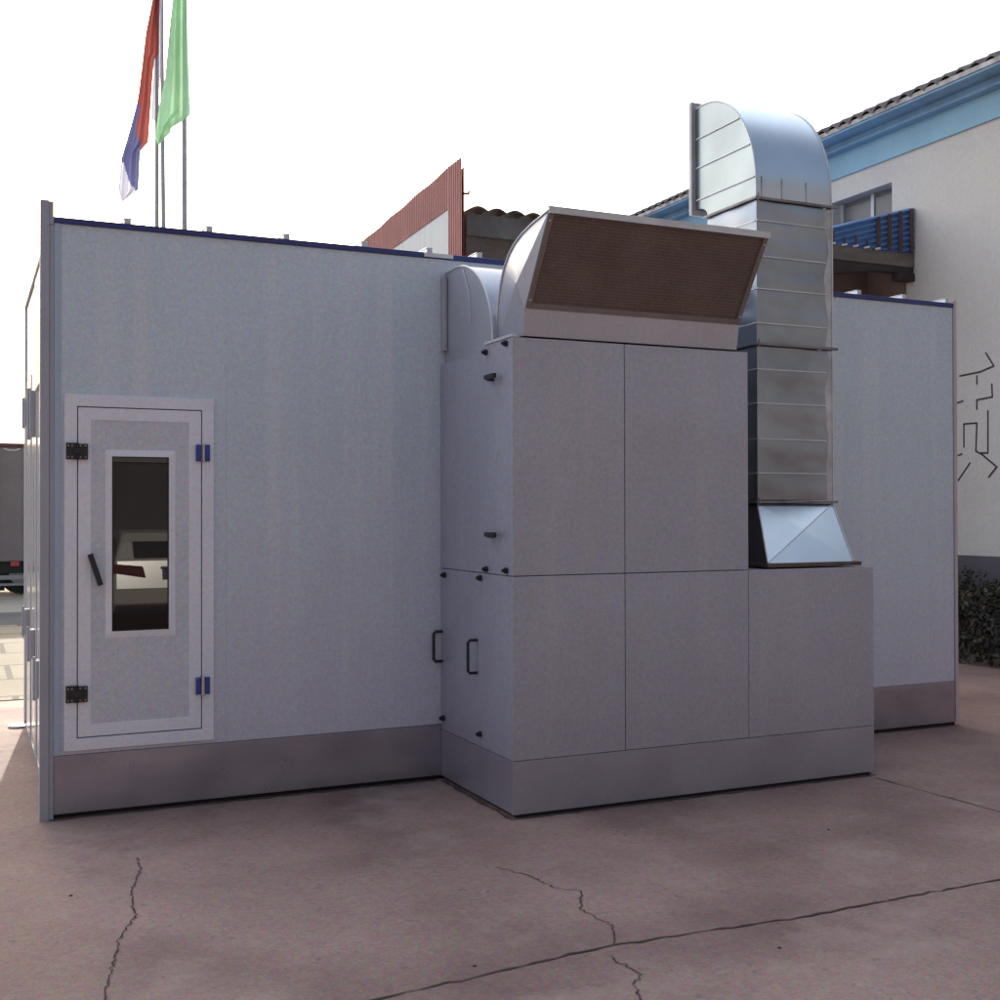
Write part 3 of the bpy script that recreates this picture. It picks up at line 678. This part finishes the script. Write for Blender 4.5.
k = MB(); k.add([(7.44, 11.95, 4.5), (7.44, 24, 4.5), (7.44, 24, 6.6), (7.44, 11.95, 7.6)], [(0, 1, 2, 3)]); k.build('backing', M['red_clad'], sign)

k = MB(); k.tube([(7.43, 11.95, 7.13), (7.53, 11.95, 7.14), (7.53, 11.95, 7.19)], .022, 6); k.build('bracket', M['dark_beam'], sign)
# ------------------------------------------------------------------ flagpoles and flags
def pole(x0, x1, y, h, r, lab):
    k = MB(); k.tube([(0, 0, 0), ((x1 - x0) * .5, 0, h * .5), (x1 - x0, 0, h)], r, 10, r * .8); k.tube([(x1 - x0, 0, h), (x1 - x0, 0, h + .06)], r * 1.6, 10)
    k.box(-.14, .14, -.14, .14, 0, .03)
    o = k.build('flagpole', M['pole'], smooth=True); o.location = (x0, y, 0)
    return tag(o, lab, 'flagpole')
pole(2.584, 2.584, 14, 11.6, .044, 'grey flagpole flying the red and blue flag, leftmost of the three poles')
pole(3.36, 3.24, 18, 13.4, .055, 'grey flagpole standing between the other two flagpoles')
pole(2.722, 2.70, 12, 10.9, .048, 'grey flagpole flying the green flag, rightmost of the three poles')
def interp(T_, z):
    T_ = sorted(T_, key=lambda q: q[1])
    if z <= T_[0][1]: return T_[0][0]
    for (xa_, za), (xb_, zb_) in zip(T_, T_[1:]):
        if z <= zb_: return xa_ + (xb_ - xa_) * (z - za) / max(1e-6, zb_ - za)
    return T_[-1][0]
def flag(name, y, Lf, Rt, zlo, zhi, mats, pick, folds, lab, group=None):
    nu, nv = 40, 110; vs = []; fs = []; mi = []
    for j in range(nv + 1):
        z = zlo + (zhi - zlo) * j / nv; xa_ = interp(Lf, z); xb_ = interp(Rt, z)
        for i in range(nu + 1):
            u = i / nu; a_ = .09 * math.sin(u * folds * 6.283 + z * .5) + .02 * math.sin(u * folds * 14 + z * 1.3)
            vs.append((xa_ + (xb_ - xa_) * u, y + a_ * min(1, (xb_ - xa_) / .2), z))
    for j in range(nv):
        for i in range(nu):
            q = j * (nu + 1) + i; fs.append((q, q + 1, q + nu + 2, q + nu + 1)); xm = sum(vs[t][0] for t in fs[-1]) / 4; zm = sum(vs[t][2] for t in fs[-1]) / 4; mi.append(pick(xm, zm))
    k = MB(); k.add(vs, fs); k.mi = mi
    o = k.build(name, mats, smooth=True); return tag(o, lab, 'flag')
redL = [(2.53, 11.3), (2.484, 10.38), (2.369, 9.76), (2.255, 8.751), (2.222, 8.542), (2.117, 8.102), (1.979, 7.592), (1.931, 7.079), (1.985, 6.865)]
redR = [(2.64, 11.3), (2.62, 10.41), (2.60, 9.481), (2.518, 9.36), (2.485, 8.888), (2.42, 7.921), (2.288, 7.75), (2.256, 7.082), (2.0, 6.865)]
def rpick(x, z):
    if z < 7.5 and x < 2.02 + (7.5 - z) * .42: return 2
    if z < 7.74 or (z < 8.55 and x < 2.265 + .03 * math.sin(z * 9)): return 1
    return 0
flag('flag', 13.9, redL, redR, 6.865, 11.3, [M['cloth_red'], M['cloth_blue'], M['cloth_white']], rpick, 1.3, 'drooping red flag with blue and white lower tip on the left pole')
flag('flag', 17.88, [(3.12, 12.9), (3.089, 11.066), (3.021, 9.65)], [(3.25, 12.9), (3.22, 11.102), (3.16, 9.62)], 9.62, 12.9, [M['cloth_white']], lambda x, z: 0, 1, 'narrow pale lilac flag mostly hidden between the red and green flags')
grL = [(2.55, 10.7), (2.495, 9.581), (2.442, 9.089), (2.367, 8.253), (2.293, 7.869), (2.233, 7.366), (2.285, 7.281)]
grR = [(2.71, 10.7), (2.731, 9.624), (2.762, 8.814), (2.793, 7.846), (2.655, 7.718), (2.50, 7.603), (2.485, 7.525), (2.39, 7.418), (2.30, 7.281)]
flag('flag', 11.85, grL, grR, 7.281, 10.7, [M['cloth_green']], lambda x, z: 0, 1.6, 'light green flag hanging limp on the right pole')

# ------------------------------------------------------------------ box trailer far left
tr = thing('box_trailer', 'long grey brown box trailer parked beyond the sunlit paving on the left', 'trailer', (-2.5, 18.4, 0))
box('body', M['trailer'], tr, -8, 2.6, 18.4, 20.9, .66, 2.92, bevel=.02)
box('top_rail', M['rail_red'], tr, -8.01, 2.61, 18.38, 20.92, 2.921, 3.0, bevel=.01)
k = MB()
for i in range(27):
    x = -7.9 + i * .39; k.tube([(x, 18.385, 2.89), (x + .1, 18.38, 2.86), (x + .2, 18.38, 2.855), (x + .3, 18.385, 2.89)], .016, 5)
k.build('tarpaulin_rope', M['reflector_white'], tr)
k = MB()
for i in range(27):
    k.box(-7.95 + i * .39, -7.94 + i * .39, 18.394, 18.3995, .66, 2.84)
k.build('side_rib', M['trailer'], tr)
for i in range(20):
    x = -7.8 + i * .52 + .42; m_ = 'reflector_red' if i % 2 else 'reflector_white'
    label(box('reflector', M[m_], tr, x, x + (.16 if i % 2 else .26), 18.385, 18.3995, .57, .655), 'red reflector strip' if i % 2 else 'white reflector strip')
box('chassis', M['chassis'], tr, -7.9, 2.5, 18.5, 20.8, .42, .659)
k = MB(); k.box(-5.5, 2.3, 18.42, 18.47, .30, .385); k.box(-5.5, 2.3, 18.42, 18.47, .18, .225)
for x in (-5.2, -3, -.9, 1.2): k.box(x, x + .06, 18.471, 18.53, .18, .42)
k.build('guard_rail', M['grey_rail'], tr)
for x in (-6.9, .62, 1.75):
    k = MB(); ring = [(x + .40 * math.cos(t * math.pi / 12), .40 + .40 * math.sin(t * math.pi / 12)) for t in range(24)]
    k.prism(ring, 'y', 18.56, 18.85); wv = k.build('wheel', M['tyre'], tr, .02)
    k = MB(); k.prism([(x + .22 * math.cos(t * math.pi / 8), .40 + .22 * math.sin(t * math.pi / 8)) for t in range(16)], 'y', 18.53, 18.558); k.build('rim', M['grey_rail'], wv)
for x in (-.1,):
    k = MB(); k.box(x, x + .42, 18.55, 18.60, .08, .42); k.build('mud_flap', M['chassis'], tr)
box('storage_box', M['grey_rail'], tr, -1.6, -.3, 18.54, 19.0, .12, .415, bevel=.02)

# ------------------------------------------------------------------ behind the photographer: car and building mirrored in the door glass
car = thing('parked_car', 'white hatchback seen only as a reflection in the glass of the booth door', 'car', (2.2, -9.45, 0))
prof = [(-9.47, .42), (-9.44, .62), (-9.47, .80), (-9.50, .98), (-9.72, 1.22), (-9.95, 1.345), (-10.5, 1.38), (-11.2, 1.36), (-11.7, 1.25), (-12.35, .98), (-13.1, .86), (-13.4, .68), (-13.42, .42), (-13.3, .28), (-9.6, .28)]
k = MB(); hw = []
for y, z in prof: hw.append(.84 if z < .95 else .84 - (z - .95) * .42)
n = len(prof); cx_ = 2.2
k.add([(cx_ - h_, y, z) for (y, z), h_ in zip(prof, hw)] + [(cx_ + h_, y, z) for (y, z), h_ in zip(prof, hw)],
      [tuple(range(n)), tuple(range(2 * n - 1, n - 1, -1))] + [(i, i + n, (i + 1) % n + n, (i + 1) % n) for i in range(n)])
k.build('body', M['car_white'], car, .05, smooth=False)
def rear(name, m_, x0, x1, za, zb_, off=.008):      # patch lying on the rear surface
    def yy(z):
        for (y0_, z0_), (y1_, z1_) in zip(prof, prof[1:]):
            if z0_ <= z <= z1_: return y0_ + (y1_ - y0_) * (z - z0_) / (z1_ - z0_)
        return -9.47
    ks = MB(); N_ = 4; vs = []
    for j in range(N_ + 1):
        z = za + (zb_ - za) * j / N_
        for x in (x0, x1): vs.append((x, yy(z) + off, z))
    ks.add(vs, [(2 * j, 2 * j + 1, 2 * j + 3, 2 * j + 2) for j in range(N_)]); return ks.build(name, m_, car)
rear('rear_window', M['car_glass'], cx_ - .56, cx_ + .56, 1.02, 1.235, .022)
for s in (-1, 1):
    k = MB(); k.prism([(cx_ + s * .86, .95), (cx_ + s * .86, .84), (cx_ + s * .42, .76), (cx_ + s * .46, .91)], 'y', -9.62, -9.435); k.build('tail_lamp', M['tail'], car, .01)
    k = MB(); k.prism([(-10.25, 1.02), (-11.9, 1.0), (-11.5, 1.22), (-10.9, 1.28), (-10.4, 1.27)], 'x', cx_ + s * .60, cx_ + s * .80); k.build('side_window', M['car_glass'], car)
    for y in (-10.3, -12.6):
        k = MB(); k.prism([(y + .30 * math.cos(t * math.pi / 10), .30 + .30 * math.sin(t * math.pi / 10)) for t in range(20)], 'x', cx_ + s * .68, cx_ + s * .86); wv = k.build('wheel', M['tyre'], car, .015)
        k = MB(); k.prism([(y + .19 * math.cos(t * math.pi / 8), .30 + .19 * math.sin(t * math.pi / 8)) for t in range(16)], 'x', cx_ + s * .861, cx_ + s * .872); k.build('rim', M['grey_rail'], wv)
k = MB(); k.box(cx_ - .2, cx_ + .2, -9.5, -9.43, .735, .87); k.build('number_plate', M['plate'], car)
k = MB(); k.box(cx_ - .22, cx_ + .22, -9.5, -9.425, .885, .905); k.build('boot_trim', M['chrome'], car)
box('bumper', M['bumper'], car, cx_ - .80, cx_ + .80, -9.7, -9.445, .29, .40, bevel=.02)
fac = thing('factory_building', 'dark brown factory hall behind the viewpoint, mirrored in the door glass and ducts', 'building', (0, -17, 0))
box('wall', M['dark_brick'], fac, -26, 26, -27, -17, 0, 11.2)
box('roof', M['tile'], fac, -26.4, 26.4, -27.4, -16.6, 11.2005, 11.5)
for i in range(8):
    for z in (2.6, 6.6):
        x = -23 + i * 6.1; wd = box('window', M['dark_recess'], fac, x, x + 2.6, -16.999, -16.95, z, z + 1.8); box('pane', M['pane'], wd, x + .12, x + 2.48, -16.949, -16.94, z + .12, z + 1.68)

box('added_shade_wing', M['dark_brick'], fac, -26, -9.5, -16.9, -1.0, 0, 5.6)  # unseen block, added to darken the cabinet's left side
# ------------------------------------------------------------------ light
AZ, EL = 6.5, 19.0
w_ = bpy.data.worlds.new('World'); sc.world = w_; w_.use_nodes = True
N = w_.node_tree.nodes; Lk = w_.node_tree.links; bg = N['Background']
sky = N.new('ShaderNodeTexSky'); sky.sky_type = 'NISHITA'; sky.sun_disc = False; sky.sun_elevation = R(EL); sky.sun_rotation = R(AZ)
sky.dust_density = 6.0; sky.air_density = 1.2; sky.ozone_density = 1.5
hs = N.new('ShaderNodeHueSaturation'); hs.inputs['Saturation'].default_value = 1.15
Lk.new(sky.outputs['Color'], hs.inputs['Color'])
# milky haze, thicker toward the sun's side of the sky
tc = N.new('ShaderNodeTexCoord'); sx = N.new('ShaderNodeSeparateXYZ'); Lk.new(tc.outputs['Generated'], sx.inputs[0])
mr = N.new('ShaderNodeMapRange'); mr.inputs['From Min'].default_value = -.3; mr.inputs['From Max'].default_value = .25; mr.inputs['To Min'].default_value = .13; mr.inputs['To Max'].default_value = 1
mr.interpolation_type = 'SMOOTHSTEP'
Lk.new(sx.outputs['Y'], mr.inputs['Value'])
mx = N.new('ShaderNodeMix'); mx.data_type = 'RGBA'; mx.blend_type = 'ADD'; Lk.new(mr.outputs['Result'], mx.inputs[0]); Lk.new(hs.outputs['Color'], mx.inputs[6]); mx.inputs[7].default_value = (7.7, 8.3, 9.1, 1)
Lk.new(mx.outputs[2], bg.inputs['Color']); bg.inputs['Strength'].default_value = .15
sl = bpy.data.lights.new('sun', 'SUN'); sl.energy = 4.5; sl.angle = R(.6); sl.color = (1, .93, .82)
so = bpy.data.objects.new('sun', sl); col.objects.link(so)
d = Vector((-math.sin(R(AZ)) * math.cos(R(EL)), -math.cos(R(AZ)) * math.cos(R(EL)), -math.sin(R(EL))))
so.rotation_euler = d.to_track_quat('-Z', 'Y').to_euler(); so.location = (0, 10, 20)

# ------------------------------------------------------------------ camera
cd = bpy.data.cameras.new('camera'); cam = bpy.data.objects.new('camera', cd); col.objects.link(cam); sc.camera = cam
cd.sensor_width = 36; cd.lens = 36 * 1.16803; cd.clip_end = 3000
fw = Vector((.41688, .90891, .009708)); r = Vector((.90896, -.41688, -.0022244)); u = Vector((-.0020253, -.0097515, .99995))
m = Matrix((r, u, -fw)).transposed().to_4x4(); m.translation = (-.41403, -6.6366, 1.62941); cam.matrix_world = m
vs_ = sc.view_settings; vs_.view_transform = 'Standard'; vs_.look = 'None'; vs_.exposure = 0; vs_.gamma = 1
